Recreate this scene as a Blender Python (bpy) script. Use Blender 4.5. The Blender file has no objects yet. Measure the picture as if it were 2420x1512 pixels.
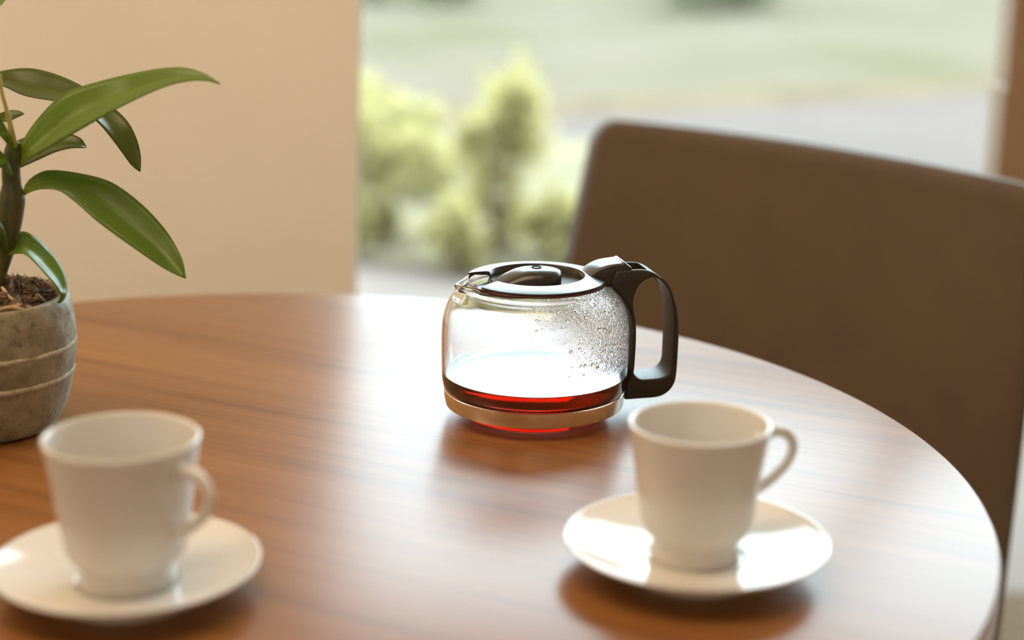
import bpy, bmesh, math, random
from mathutils import Vector, Matrix, noise

rnd = random.Random(7)
scene = bpy.context.scene
COL = scene.collection
R = math.radians

# ------------------------------------------------------------------ camera
CAM_Z, PITCH, ROLL, FPX = 1.10, 15.1, 0.75, 4200.0
TABLE_Z = 0.74
cd = bpy.data.cameras.new('camera')
cam = bpy.data.objects.new('camera', cd)
COL.objects.link(cam)
cam.location = (0, 0, CAM_Z)
cam.rotation_euler = (Matrix.Rotation(R(90 - PITCH), 3, 'X') @ Matrix.Rotation(R(ROLL), 3, 'Z')).to_euler()
cd.sensor_width = 36.0
cd.lens = FPX / 2420 * 36.0
cd.clip_start = 0.02
cd.clip_end = 200
cd.dof.use_dof = True
cd.dof.focus_distance = 1.125
cd.dof.aperture_fstop = 3.0
scene.camera = cam

# ------------------------------------------------------------------ world: bright overcast sky
w = bpy.data.worlds.new('overcast_sky')
scene.world = w
w.use_nodes = True
nt = w.node_tree
nt.nodes.clear()
wo = nt.nodes.new('ShaderNodeOutputWorld')
bg = nt.nodes.new('ShaderNodeBackground')
tc = nt.nodes.new('ShaderNodeTexCoord')
sx = nt.nodes.new('ShaderNodeSeparateXYZ')
mx = nt.nodes.new('ShaderNodeMath'); mx.operation = 'MAXIMUM'; mx.inputs[1].default_value = 0.0
ma = nt.nodes.new('ShaderNodeMath'); ma.operation = 'MULTIPLY_ADD'
ma.inputs[1].default_value = 0.5; ma.inputs[2].default_value = 0.5
ms = nt.nodes.new('ShaderNodeMath'); ms.operation = 'MULTIPLY'
SKY = 13.5
ms.inputs[1].default_value = SKY
nt.links.new(tc.outputs['Generated'], sx.inputs[0])
nt.links.new(sx.outputs['Z'], mx.inputs[0])
nt.links.new(mx.outputs[0], ma.inputs[0])
nt.links.new(ma.outputs[0], ms.inputs[0])
nt.links.new(ms.outputs[0], bg.inputs['Strength'])
bg.inputs['Color'].default_value = (0.80, 1.03, 1.11, 1)
nt.links.new(bg.outputs[0], wo.inputs[0])


def area_light(name, loc, target, sx_, sy_, energy, color):
    d = bpy.data.lights.new(name, 'AREA')
    d.shape = 'RECTANGLE'; d.size = sx_; d.size_y = sy_
    d.energy = energy; d.color = color
    o = bpy.data.objects.new(name, d)
    COL.objects.link(o)
    o.location = loc
    o.rotation_euler = (Vector(target) - Vector(loc)).to_track_quat('-Z', 'Y').to_euler()
    return o


# added warm fill, out of view: overhead panel, assumed left and rear windows
area_light('overhead_fill', (-0.8, 1.0, 2.5), (-0.6, 2.0, 0.7), 2.6, 1.2, 47, (1.0, 0.75, 0.49))
area_light('left_window_fill', (-2.3, -0.5, 1.6), (-0.2, 1.0, 0.8), 0.9, 1.2, 7, (1.0, 0.80, 0.58))
area_light('rear_window_fill', (0.15, -2.5, 1.6), (0.0, 1.0, 0.9), 0.9, 1.3, 9, (1.0, 0.75, 0.49))

vs = scene.view_settings
scene.display_settings.display_device = 'sRGB'
vs.view_transform = 'Standard'
vs.look = 'None'
vs.exposure = 0.0
vs.gamma = 1.0
vs.use_curve_mapping = False
cy = scene.cycles
cy.use_denoising = True
cy.max_bounces = 20
cy.transmission_bounces = 18
cy.glossy_bounces = 8
cy.diffuse_bounces = 5
cy.transparent_max_bounces = 16
cy.sample_clamp_indirect = 10.0
cy.blur_glossy = 0.3

# ------------------------------------------------------------------ pixel -> space
_cp, _sp = math.cos(R(PITCH)), math.sin(R(PITCH))
_cr, _sr = math.cos(R(ROLL)), math.sin(R(ROLL))


def ray(px, py):
    x = px - 1210.0; y = 756.0 - py
    X = x * _cr - y * _sr; Y = x * _sr + y * _cr
    return Vector((X, FPX * _cp + Y * _sp, -FPX * _sp + Y * _cp))


def at(px, py, depth):
    """point on the line of sight at a distance 'depth' along world +y"""
    d = ray(px, py)
    return Vector((0, 0, CAM_Z)) + d * (depth / d.y)


def ground(px, py, z):
    d = ray(px, py)
    return Vector((0, 0, CAM_Z)) + d * ((z - CAM_Z) / d.z)


# ------------------------------------------------------------------ helpers
def tag(o, label=None, cat=None, group=None, kind=None):
    if label: o['label'] = label
    if cat: o['category'] = cat
    if group: o['group'] = group
    if kind: o['kind'] = kind
    return o


def thing(name, loc, label, cat, rz=0.0, group=None):
    o = bpy.data.objects.new(name, None)
    o.empty_display_size = 0.05
    COL.objects.link(o)
    o.location = loc
    o.rotation_euler = (0, 0, rz)
    return tag(o, label, cat, group)


def obj(name, bm, mat, parent=None, smooth=True, kind=None, label=None):
    me = bpy.data.meshes.new(name)
    bm.normal_update()
    bm.to_mesh(me)
    bm.free()
    if smooth:
        for p in me.polygons: p.use_smooth = True
    me.materials.append(mat)
    o = bpy.data.objects.new(name, me)
    COL.objects.link(o)
    if parent: o.parent = parent
    return tag(o, label, None, None, kind)


def auto_smooth(o, ang=35):
    me = o.data
    bm = bmesh.new(); bm.from_mesh(me)
    for e in bm.edges:
        if len(e.link_faces) == 2 and e.calc_face_angle(0) > R(ang): e.smooth = False
    bm.to_mesh(me); bm.free()
    return o


def lathe(prof, seg=96, closed=False, shape=None):
    """prof: list of (r, z). shape(r, z, angle, i) -> (x, y, z) optional"""
    bm = bmesh.new()
    rings = []
    for i, (r, z) in enumerate(prof):
        if r < 1e-6:
            rings.append([bm.verts.new((0, 0, z))])
        else:
            ring = []
            for k in range(seg):
                a = 2 * math.pi * k / seg
                p = shape(r, z, a, i) if shape else (r * math.cos(a), r * math.sin(a), z)
                ring.append(bm.verts.new(p))
            rings.append(ring)
    pairs = list(zip(rings[:-1], rings[1:]))
    if closed: pairs.append((rings[-1], rings[0]))
    for a, b in pairs:
        if len(a) == 1 and len(b) == 1: continue
        for k in range(seg):
            k2 = (k + 1) % seg
            if len(a) == 1: bm.faces.new((a[0], b[k2], b[k]))
            elif len(b) == 1: bm.faces.new((a[k], a[k2], b[0]))
            else: bm.faces.new((a[k], a[k2], b[k2], b[k]))
    bmesh.ops.recalc_face_normals(bm, faces=bm.faces)
    return bm


def smooth_prof(pts, n=6):
    """Catmull-Rom through profile points"""
    out = []
    P = [Vector(p) for p in pts]
    for i in range(len(P) - 1):
        p0 = P[max(i - 1, 0)]; p1 = P[i]; p2 = P[i + 1]; p3 = P[min(i + 2, len(P) - 1)]
        for k in range(n):
            t = k / n
            q = 0.5 * ((2 * p1) + (p2 - p0) * t + (2 * p0 - 5 * p1 + 4 * p2 - p3) * t * t
                       + (3 * p1 - p0 - 3 * p2 + p3) * t ** 3)
            out.append(q)
    out.append(P[-1].copy())
    return out


def tube(bm, pts, radii, seg=10, flat=1.0, up=Vector((0, 0, 1)), cap=True):
    """sweep an ellipse along pts; flat scales the in-plane axis"""
    rings = []
    n = len(pts)
    for i, p in enumerate(pts):
        t = (pts[min(i + 1, n - 1)] - pts[max(i - 1, 0)]).normalized()
        s = t.cross(up)
        if s.length < 1e-4: s = t.cross(Vector((0, 1, 0)))
        s.normalize()
        v = s.cross(t).normalized()
        r = radii[i] if hasattr(radii, '__len__') else radii
        ring = [bm.verts.new(p + s * (math.cos(2 * math.pi * k / seg) * r)
                             + v * (math.sin(2 * math.pi * k / seg) * r * flat)) for k in range(seg)]
        rings.append(ring)
    for a, b in zip(rings[:-1], rings[1:]):
        for k in range(seg):
            k2 = (k + 1) % seg
            bm.faces.new((a[k], a[k2], b[k2], b[k]))
    if cap:
        bm.faces.new(rings[0][::-1]); bm.faces.new(rings[-1])
    return bm


def box(bm, x0, x1, y0, y1, z0, z1, bevel=0.0, seg=2):
    m = Matrix.Translation(((x0 + x1) / 2, (y0 + y1) / 2, (z0 + z1) / 2)) @ Matrix.Diagonal((x1 - x0, y1 - y0, z1 - z0, 1))
    g = bmesh.ops.create_cube(bm, size=1, matrix=m)
    if bevel:
        es = list({e for v in g['verts'] for e in v.link_edges})
        bmesh.ops.bevel(bm, geom=es, offset=bevel, segments=seg, profile=0.5, affect='EDGES')
    return bm


def outline_curve(name, loops, half, bevel, mat, parent=None):
    """solid from a 2-D outline in the x-z plane (holes allowed), extruded +-half along y"""
    c = bpy.data.curves.new(name, 'CURVE')
    c.dimensions = '2D'; c.fill_mode = 'BOTH'
    c.extrude = max(half - bevel, 0.0002); c.bevel_depth = bevel; c.bevel_resolution = 3
    c.offset = -bevel
    for lp in loops:
        s = c.splines.new('POLY')
        s.points.add(len(lp) - 1)
        for p, (x, z) in zip(s.points, lp): p.co = (x, z, 0, 1)
        s.use_cyclic_u = True
    o = bpy.data.objects.new(name, c)
    COL.objects.link(o)
    dg = bpy.context.evaluated_depsgraph_get()
    me = bpy.data.meshes.new_from_object(o.evaluated_get(dg))
    bpy.data.objects.remove(o); bpy.data.curves.remove(c)
    me.name = name
    me.transform(Matrix.Rotation(R(90), 4, 'X'))
    bm = bmesh.new(); bm.from_mesh(me)
    bmesh.ops.remove_doubles(bm, verts=bm.verts, dist=1e-6)
    bmesh.ops.recalc_face_normals(bm, faces=bm.faces)
    bm.to_mesh(me); bm.free()
    me.materials.clear(); me.materials.append(mat)
    for p in me.polygons: p.use_smooth = True
    o = bpy.data.objects.new(name, me)
    COL.objects.link(o)
    if parent: o.parent = parent
    return auto_smooth(o, 40)


def catloop(pts, n=5, closed=True):
    out = []
    P = [Vector(p) for p in pts]; N = len(P)
    rng = range(N if closed else N - 1)
    for i in rng:
        g = (lambda j: P[j % N]) if closed else (lambda j: P[min(max(j, 0), N - 1)])
        p0, p1, p2, p3 = g(i - 1), g(i), g(i + 1), g(i + 2)
        for k in range(n):
            t = k / n
            out.append(0.5 * ((2 * p1) + (p2 - p0) * t + (2 * p0 - 5 * p1 + 4 * p2 - p3) * t * t
                              + (3 * p1 - p0 - 3 * p2 + p3) * t ** 3))
    if not closed: out.append(P[-1].copy())
    return out


# ------------------------------------------------------------------ materials
class N:
    def __init__(self, name):
        self.m = bpy.data.materials.new(name)
        self.m.use_nodes = True
        self.t = self.m.node_tree
        self.p = self.t.nodes['Principled BSDF']
        self.o = self.t.nodes['Material Output']

    def new(self, kind, **kw):
        n = self.t.nodes.new(kind)
        for k, v in kw.items(): setattr(n, k, v)
        return n

    def link(self, a, b): self.t.links.new(a, b)

    def set(self, **kw):
        for k, v in kw.items():
            self.p.inputs[k.replace('_', ' ')].default_value = v
        return self

    def coords(self, scale=(1, 1, 1), rot=(0, 0, 0), out='Object'):
        c = self.new('ShaderNodeTexCoord'); mp = self.new('ShaderNodeMapping')
        mp.inputs['Scale'].default_value = scale; mp.inputs['Rotation'].default_value = rot
        self.link(c.outputs[out], mp.inputs['Vector'])
        return mp.outputs['Vector']

    def noise(self, vec, scale, detail=4, rough=0.55, dist=0.0):
        n = self.new('ShaderNodeTexNoise')
        n.inputs['Scale'].default_value = scale; n.inputs['Detail'].default_value = detail
        n.inputs['Roughness'].default_value = rough; n.inputs['Distortion'].default_value = dist
        if vec: self.link(vec, n.inputs['Vector'])
        return n.outputs['Fac']

    def ramp(self, fac, stops):
        r = self.new('ShaderNodeValToRGB')
        el = r.color_ramp.elements
        while len(el) < len(stops): el.new(0.5)
        for e, (p, c) in zip(el, stops):
            e.position = p; e.color = (*c, 1) if len(c) == 3 else c
        self.link(fac, r.inputs['Fac'])
        return r.outputs['Color']

    def mix(self, fac, a, b, mode='MIX'):
        n = self.new('ShaderNodeMix', data_type='RGBA', blend_type=mode)
        for s, v in ((n.inputs[0], fac), (n.inputs[6], a), (n.inputs[7], b)):
            if hasattr(v, 'links'): self.link(v, s)
            elif isinstance(v, (int, float)): s.default_value = v
            else: s.default_value = (*v, 1)
        return n.outputs[2]

    def math(self, op, a, b=None, clamp=False):
        n = self.new('ShaderNodeMath', operation=op, use_clamp=clamp)
        for s, v in ((n.inputs[0], a), (n.inputs[1], b)):
            if v is None: continue
            if hasattr(v, 'links'): self.link(v, s)
            else: s.default_value = v
        return n.outputs[0]

    def color(self, c): self.link(c, self.p.inputs['Base Color']); return self

    def bump(self, h, strength=0.3, dist=0.001):
        b = self.new('ShaderNodeBump')
        b.inputs['Strength'].default_value = strength; b.inputs['Distance'].default_value = dist
        self.link(h, b.inputs['Height']); self.link(b.outputs[0], self.p.inputs['Normal'])
        return self


def simple(name, col, rough=0.5, var=0.08, scale=8, bump=0.0, **kw):
    n = N(name)
    v = n.noise(n.coords(), scale, 5)
    a = tuple(c * (1 - var) for c in col); b = tuple(min(c * (1 + var), 1) for c in col)
    n.color(n.ramp(v, [(0.3, a), (0.7, b)]))
    n.set(Roughness=rough, **kw)
    if bump: n.bump(n.noise(n.coords(), scale * 12, 4), bump, 0.001)
    return n.m


M = {}
M['plaster'] = simple('plaster', (0.80, 0.755, 0.69), 0.85, 0.03, 3, 0.12)
M['ceiling'] = simple('ceiling_paint', (0.72, 0.68, 0.62), 0.9, 0.03, 3)
M['floor'] = simple('floor_tile', (0.46, 0.38, 0.29), 0.55, 0.12, 4)
M['post'] = simple('brown_window_frame', (0.30, 0.19, 0.11), 0.6, 0.1, 6)
M['leather'] = simple('brown_leather', (0.094, 0.058, 0.031), 0.62, 0.1, 14, 0.06)
M['dark_wood'] = simple('dark_wood', (0.09, 0.05, 0.03), 0.45, 0.2, 12)
M['terrace'] = simple('terrace_paving', (0.082, 0.0645, 0.058), 0.95, 0.05, 1.2, Specular_IOR_Level=0.0)
M['terrace_lift'] = simple('terrace_paving_lightened', (0.132, 0.104, 0.092), 0.95, 0.05, 1.2, Specular_IOR_Level=0.0)  # terrace colour lightened to make up for the shade near the house
M['step'] = simple('doorstep_tile', (0.075, 0.050, 0.032), 0.8, 0.1, 3, Specular_IOR_Level=0.0)
M['earth'] = simple('edging_earth', (0.085, 0.062, 0.038), 0.95, 0.2, 2.5, Specular_IOR_Level=0.0)
M['bed'] = simple('planting_bed', (0.120, 0.100, 0.066), 0.95, 0.2, 2.0, Specular_IOR_Level=0.0)

# lawn
n = N('lawn'); v = n.noise(n.coords(), 0.8, 5, 0.6)
n.color(n.ramp(v, [(0.32, (0.066, 0.058, 0.035)), (0.5, (0.082, 0.067, 0.048)), (0.68, (0.090, 0.073, 0.057))]))
n.set(Roughness=1.0, Specular_IOR_Level=0.0)
M['lawn'] = n.m


def leafy(name, c1, c2, gl=0.35, trans=0.35, scale=30):
    n = N(name)
    col = n.ramp(n.noise(n.coords(), scale, 3), [(0.3, c1), (0.7, c2)])
    n.color(col); n.set(Roughness=gl)
    tr = n.new('ShaderNodeBsdfTranslucent'); n.link(col, tr.inputs['Color'])
    mxs = n.new('ShaderNodeMixShader'); mxs.inputs[0].default_value = trans
    n.link(n.p.outputs[0], mxs.inputs[1]); n.link(tr.outputs[0], mxs.inputs[2])
    n.link(mxs.outputs[0], n.o.inputs['Surface'])
    return n.m


M['shrub'] = leafy('shrub_leaf', (0.31, 0.268, 0.098), (0.42, 0.365, 0.165), 0.6, 0.5, 3)
M['shrub2'] = leafy('hedge_leaf', (0.12, 0.115, 0.06), (0.17, 0.165, 0.09), 0.6, 0.4, 3)
M['twig'] = simple('twig_bark', (0.16, 0.12, 0.08), 0.8, 0.2, 20)

# wood table top: fine grain along a direction about -25 degrees in plan
n = N('table_veneer')
ga = R(27)
turned = n.coords((1, 1, 1), (0, 0, ga))
def stretch(sc):
    mp = n.new('ShaderNodeMapping'); mp.inputs['Scale'].default_value = sc
    n.link(turned, mp.inputs['Vector']); return mp.outputs['Vector']
v1, v2, v3 = stretch((2.2, 60, 1)), stretch((9, 420, 1)), stretch((1.3, 9, 1))
g1 = n.noise(v1, 1.0, 6, 0.62, 0.25)
g2 = n.noise(v2, 1.0, 3, 0.6)
g3 = n.noise(v3, 1.0, 3, 0.5)
c1 = n.ramp(g1, [(0.30, (0.170, 0.061, 0.014)), (0.46, (0.248, 0.097, 0.022)), (0.60, (0.272, 0.110, 0.027)), (0.75, (0.305, 0.130, 0.035))])
c2 = n.mix(0.45, c1, n.ramp(g2, [(0.3, (0.50, 0.46, 0.44)), (0.5, (1, 1, 1))]), 'MULTIPLY')
c3 = n.mix(0.35, c2, n.ramp(g3, [(0.3, (0.75, 0.70, 0.66)), (0.65, (1.1, 1.1, 1.1))]), 'MULTIPLY')
n.color(c3)
n.set(Roughness=0.5, Specular_IOR_Level=0.0)
gl = n.new('ShaderNodeBsdfGlossy'); gl.inputs['Roughness'].default_value = 0.30
mxs = n.new('ShaderNodeMixShader'); fr = n.new('ShaderNodeFresnel'); fr.inputs['IOR'].default_value = 1.5; n.link(n.math('MULTIPLY_ADD', fr.outputs[0], 0.26), mxs.inputs[0]); [x for x in n.t.nodes if x.type == 'MATH'][-1].inputs[2].default_value = 0.105
n.link(n.p.outputs[0], mxs.inputs[1]); n.link(gl.outputs[0], mxs.inputs[2]); n.link(mxs.outputs[0], n.o.inputs['Surface'])
n.bump(g2, 0.05, 0.0002)
bnode = [x for x in n.t.nodes if x.type == 'BUMP'][0]; n.link(bnode.outputs[0], gl.inputs['Normal'])
M['table'] = n.m
M['edge'] = simple('table_edge_band', (0.30, 0.12, 0.045), 0.4, 0.15, 20)
M['steel'] = simple('brushed_steel', (0.84, 0.79, 0.68), 0.2, 0.05, 40, Metallic=1.0)
M['table_leg'] = simple('table_leg_metal', (0.25, 0.24, 0.23), 0.4, 0.05, 10, Metallic=1.0)

# porcelain
n = N('white_porcelain')
n.color(n.ramp(n.noise(n.coords(), 25, 3), [(0.3, (0.69, 0.665, 0.63)), (0.7, (0.73, 0.705, 0.67))]))
n.set(Roughness=0.10, IOR=1.45)
M['porcelain'] = n.m

# concrete pot
n = N('grey_concrete')
a = n.noise(n.coords(), 38, 8, 0.7)
b = n.noise(n.coords(), 190, 4, 0.6)
c = n.mix(1.0, n.ramp(a, [(0.30, (0.125, 0.100, 0.056)), (0.48, (0.235, 0.195, 0.120)), (0.66, (0.35, 0.30, 0.21))]),
          n.ramp(b, [(0.32, (0.55, 0.5, 0.45)), (0.45, (1, 1, 1))]), 'MULTIPLY')
n.color(c); n.set(Roughness=0.55); n.bump(b, 0.5, 0.0012)
M['concrete'] = n.m
n = N('pale_groove')
a = n.noise(n.coords(), 160, 5, 0.7)
n.color(n.ramp(a, [(0.3, (0.30, 0.25, 0.17)), (0.6, (0.50, 0.44, 0.32))])); n.set(Roughness=0.85); n.bump(a, 0.5, 0.001)
M['groove'] = n.m
n = N('dark_compost')
a = n.noise(n.coords((1, 1, 1)), 130, 6, 0.7)
n.color(n.ramp(a, [(0.35, (0.022, 0.013, 0.008)), (0.52, (0.085, 0.05, 0.03)), (0.72, (0.26, 0.17, 0.10))]))
n.set(Roughness=0.9); n.bump(a, 0.8, 0.003)
M['soil'] = n.m
n = N('bark_mulch')
a = n.noise(n.coords((1, 1, 1)), 90, 5, 0.7)
n.color(n.ramp(a, [(0.35, (0.05, 0.027, 0.015)), (0.6, (0.20, 0.12, 0.065)), (0.8, (0.42, 0.30, 0.18))]))
n.set(Roughness=0.85); n.bump(a, 0.6, 0.002)
M['bark'] = n.m
M['root'] = simple('dry_root', (0.42, 0.29, 0.16), 0.8, 0.25, 60, 0.3)


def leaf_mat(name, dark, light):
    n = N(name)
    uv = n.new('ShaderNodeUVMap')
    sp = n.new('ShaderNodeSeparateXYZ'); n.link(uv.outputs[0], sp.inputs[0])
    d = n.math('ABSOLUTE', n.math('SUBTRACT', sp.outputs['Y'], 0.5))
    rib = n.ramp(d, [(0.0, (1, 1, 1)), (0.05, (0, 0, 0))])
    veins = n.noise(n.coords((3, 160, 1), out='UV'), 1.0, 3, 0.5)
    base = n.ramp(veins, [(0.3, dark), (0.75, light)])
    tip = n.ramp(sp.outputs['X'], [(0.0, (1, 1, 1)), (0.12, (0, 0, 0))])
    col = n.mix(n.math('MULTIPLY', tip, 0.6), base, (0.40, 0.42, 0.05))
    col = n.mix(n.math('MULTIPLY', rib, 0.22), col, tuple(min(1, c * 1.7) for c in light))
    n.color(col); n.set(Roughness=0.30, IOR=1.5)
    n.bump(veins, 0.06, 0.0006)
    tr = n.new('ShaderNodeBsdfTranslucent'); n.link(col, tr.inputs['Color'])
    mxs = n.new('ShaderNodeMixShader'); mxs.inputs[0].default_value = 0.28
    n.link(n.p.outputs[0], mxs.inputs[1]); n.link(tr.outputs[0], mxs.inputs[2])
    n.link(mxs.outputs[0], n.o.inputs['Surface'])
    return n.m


M['leaf'] = leaf_mat('green_leaf', (0.100, 0.185, 0.012), (0.165, 0.265, 0.022))
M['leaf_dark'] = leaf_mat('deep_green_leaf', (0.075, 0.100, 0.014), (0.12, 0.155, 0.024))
n = N('plant_cane')
n.color(n.ramp(n.noise(n.coords((60, 60, 8)), 1.0, 4), [(0.35, (0.035, 0.04, 0.010)), (0.55, (0.10, 0.095, 0.022)), (0.75, (0.24, 0.17, 0.05))]))
n.set(Roughness=0.45)
M['cane'] = n.m
M['stalk'] = simple('yellow_stalk', (0.42, 0.36, 0.08), 0.5, 0.15, 40)

# carafe
n = N('clear_glass')
n.set(Base_Color=(1, 1, 1, 1), Roughness=0.0, IOR=1.47, Transmission_Weight=1.0)
geo = n.coords()
sp = n.new('ShaderNodeSeparateXYZ'); n.link(geo, sp.inputs[0])
vor = n.new('ShaderNodeTexVoronoi', feature='SMOOTH_F1'); vor.inputs['Scale'].default_value = 820
vor.inputs['Smoothness'].default_value = 0.35
n.link(geo, vor.inputs['Vector'])
dome = n.math('SUBTRACT', 1.0, n.math('MULTIPLY', vor.outputs['Distance'], 1.35), True)
# the condensation sits on the handle half of the upper glass
hx = n.math('ADD', n.math('MULTIPLY', sp.outputs['X'], 45.0), n.math('MULTIPLY', n.noise(geo, 60, 3), 1.6))
mk = n.math('MULTIPLY', n.math('ADD', hx, -0.72, True), n.math('MULTIPLY', n.math('SUBTRACT', sp.outputs['Z'], 0.036), 160.0, True), True)
n.bump(n.math('MULTIPLY', dome, mk), 0.40, 0.0005)
M['glass'] = n.m
n = N('water_drop'); n.set(Base_Color=(1, 1, 1, 1), Roughness=0.0, IOR=1.33, Transmission_Weight=1.0)
M['drop'] = n.m
n = N('coffee')
n.set(Base_Color=(1, 1, 1, 1), Roughness=0.0, IOR=1.36, Transmission_Weight=1.0)
ab = n.new('ShaderNodeVolumeAbsorption')
ab.inputs['Color'].default_value = (0.82, 0.30, 0.13, 1); ab.inputs['Density'].default_value = 92
n.link(ab.outputs[0], n.o.inputs['Volume'])
M['coffee'] = n.m
n = N('black_plastic')
b = n.noise(n.coords(), 900, 3)
n.color(n.ramp(n.noise(n.coords(), 30, 3), [(0.3, (0.020, 0.016, 0.012)), (0.7, (0.030, 0.024, 0.017))]))
n.set(Roughness=0.26, IOR=1.55); n.bump(b, 0.04, 0.0003)
M['plastic'] = n.m
n = N('matt_black_plastic')
n.color(n.ramp(n.noise(n.coords(), 30, 3), [(0.3, (0.019, 0.014, 0.008)), (0.7, (0.026, 0.019, 0.011))]))
n.set(Roughness=0.5, IOR=1.5)
M['plastic_matt'] = n.m

# window pane: thin clear sheet, partly reflecting
n = N('window_glass')
tr = n.new('ShaderNodeBsdfTransparent'); gl = n.new('ShaderNodeBsdfGlossy'); gl.inputs['Roughness'].default_value = 0.0
fr = n.new('ShaderNodeFresnel'); fr.inputs['IOR'].default_value = 1.3
ms_ = n.new('ShaderNodeMixShader')
n.link(fr.outputs[0], ms_.inputs[0]); n.link(tr.outputs[0], ms_.inputs[1]); n.link(gl.outputs[0], ms_.inputs[2])
n.link(ms_.outputs[0], n.o.inputs['Surface'])
M['pane'] = n.m

# ------------------------------------------------------------------ the room
WY = 2.00           # inside face of the window wall
XL, XR, YB, ZC = -2.4, 2.6, -2.6, 2.6


def struct(name, bm, mat, smooth=False, parent=None):
    o = obj(name, bm, mat, parent, smooth)
    if not parent: o['kind'] = 'structure'
    return o


bm = bmesh.new(); box(bm, XL, XR, YB, WY + 0.12, -0.1, 0.0); struct('floor', bm, M['floor'])
bm = bmesh.new(); box(bm, XL, XR, YB, WY + 0.12, ZC, ZC + 0.1); struct('ceiling', bm, M['ceiling'])
bm = bmesh.new(); box(bm, XL - 0.1, XL, YB, WY + 0.12, 0, ZC); struct('wall_left', bm, M['plaster'])
bm = bmesh.new(); box(bm, XR, XR + 0.1, YB, WY + 0.12, 0, ZC); struct('wall_right', bm, M['plaster'])
bm = bmesh.new(); box(bm, XL - 0.1, XR + 0.1, YB - 0.1, YB, 0, ZC); struct('wall_rear', bm, M['plaster'])
# window wall, left piece: its free edge leans a little
bm = bmesh.new()
pa, pb = at(856, 0, WY), at(845, 690, WY)
sl = (pa.x - pb.x) / (pa.z - pb.z)
ex = lambda z: pa.x + sl * (z - pa.z)
vs_ = []
for z in (0, ZC):
    x = ex(z)
    vs_ += [bm.verts.new((XL, WY, z)), bm.verts.new((x, WY, z)), bm.verts.new((x * 1.07 - 0.004, WY + 0.12, z)), bm.verts.new((XL, WY + 0.12, z))]
for f in ((0, 1, 5, 4), (1, 2, 6, 5), (2, 3, 7, 6), (3, 0, 4, 7), (0, 3, 2, 1), (4, 5, 6, 7)):
    bm.faces.new([vs_[i] for i in f])
bmesh.ops.recalc_face_normals(bm, faces=bm.faces)
wb = struct('wall_back', bm, M['plaster'])
bv = wb.modifiers.new('soft_corner', 'BEVEL'); bv.width = 0.004; bv.segments = 2
bm = bmesh.new(); px_r = at(2383, 100, WY).x
box(bm, px_r + 1.05, XR, WY, WY + 0.12, 0, ZC); struct('wall_back', bm, M['plaster'])
bm = bmesh.new(); box(bm, ex(2.0) - 0.02, px_r + 1.05, WY + 0.002, WY + 0.12, 1.85, ZC); struct('wall_back', bm, M['plaster'])

# window with brown frame
win = bpy.data.objects.new('window_1', None); COL.objects.link(win); win['kind'] = 'structure'
win.location = (0.2, WY, 0)
def wpart(name, x0, x1, y0, y1, z0, z1, mat, bev=0.003):
    bm = bmesh.new(); box(bm, x0 - 0.2, x1 - 0.2, y0 - WY, y1 - WY, z0, z1, bev)
    return obj(name, bm, mat, win, False)
wpart('post', px_r, px_r + 0.045, WY - 0.01, WY + 0.05, 0.0, 1.85, M['post'])
zt = at(2378, 205, WY).z
wpart('post', px_r - 0.0035, px_r + 0.0465, WY - 0.014, WY + 0.05, 0.0, zt, M['post'])
wpart('head_rail', ex(2.0), px_r + 1.05, WY + 0.01, WY + 0.05, 1.80, 1.85, M['post'])
wpart('pane', px_r + 0.045, px_r + 1.05, WY + 0.034, WY + 0.040, 0.02, 1.80, M['pane'], 0)
wpart('floor_track', ex(0), px_r + 1.05, WY + 0.01, WY + 0.06, 0.0, 0.02, M['steel'])
wpart('pane', ex(1.2) - 0.0, px_r, WY + 0.034, WY + 0.040, 0.02, 1.80, M['pane'], 0)

# ------------------------------------------------------------------ outside
def slab(name, poly, z, th, mat, kind='structure'):
    bm = bmesh.new()
    top = [bm.verts.new((x, y, z)) for x, y in poly]; bot = [bm.verts.new((x, y, z - th)) for x, y in poly]
    bm.faces.new(top); bm.faces.new(bot[::-1])
    k = len(poly)
    for i in range(k): bm.faces.new((top[i], bot[i], bot[(i + 1) % k], top[(i + 1) % k]))
    bmesh.ops.recalc_face_normals(bm, faces=bm.faces)
    o = obj(name, bm, mat, None, False); o['kind'] = kind
    return o


bm = bmesh.new(); box(bm, -3.0, 4.2, WY + 0.12, 3.2, 2.45, 2.55); struct('added_eave', bm, M['post'])  # unseen eave added to block the high sky from saucer reflections
slab('trim_2', [(ex(0) - 1.5, WY + 0.12), (4.0, WY + 0.12), (4.0, 2.52), (ex(0) - 1.5, 2.52)], 0.0, 0.1, M['step'])
e0 = ground(1300, 262, 0); e1 = ground(2375, 205, 0)
dr = (e1 - e0).normalized()
eL = e0 - dr * 12; eR = e1 + dr * 12
b_w = ground(1420, 672, 0)
slab('terrace', [(-14, WY + 0.12), (16, WY + 0.12), (eR.x, eR.y), (eL.x, eL.y)], -0.005, 0.1, M['terrace'])
slab('trim_3', [(ex(0) - 2.5, 2.52), (5.0, 2.52), (5.0, 4.5), (b_w.x, b_w.y), (ex(0) - 2.5, 5.0)], 0.0, 0.08, M['terrace_lift'])  # same terrace, separate slab only to carry the lightened colour
slab('lawn', [(eL.x, eL.y), (eR.x, eR.y), (30, 60), (-30, 60)], -0.012, 0.1, M['lawn'])
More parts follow.
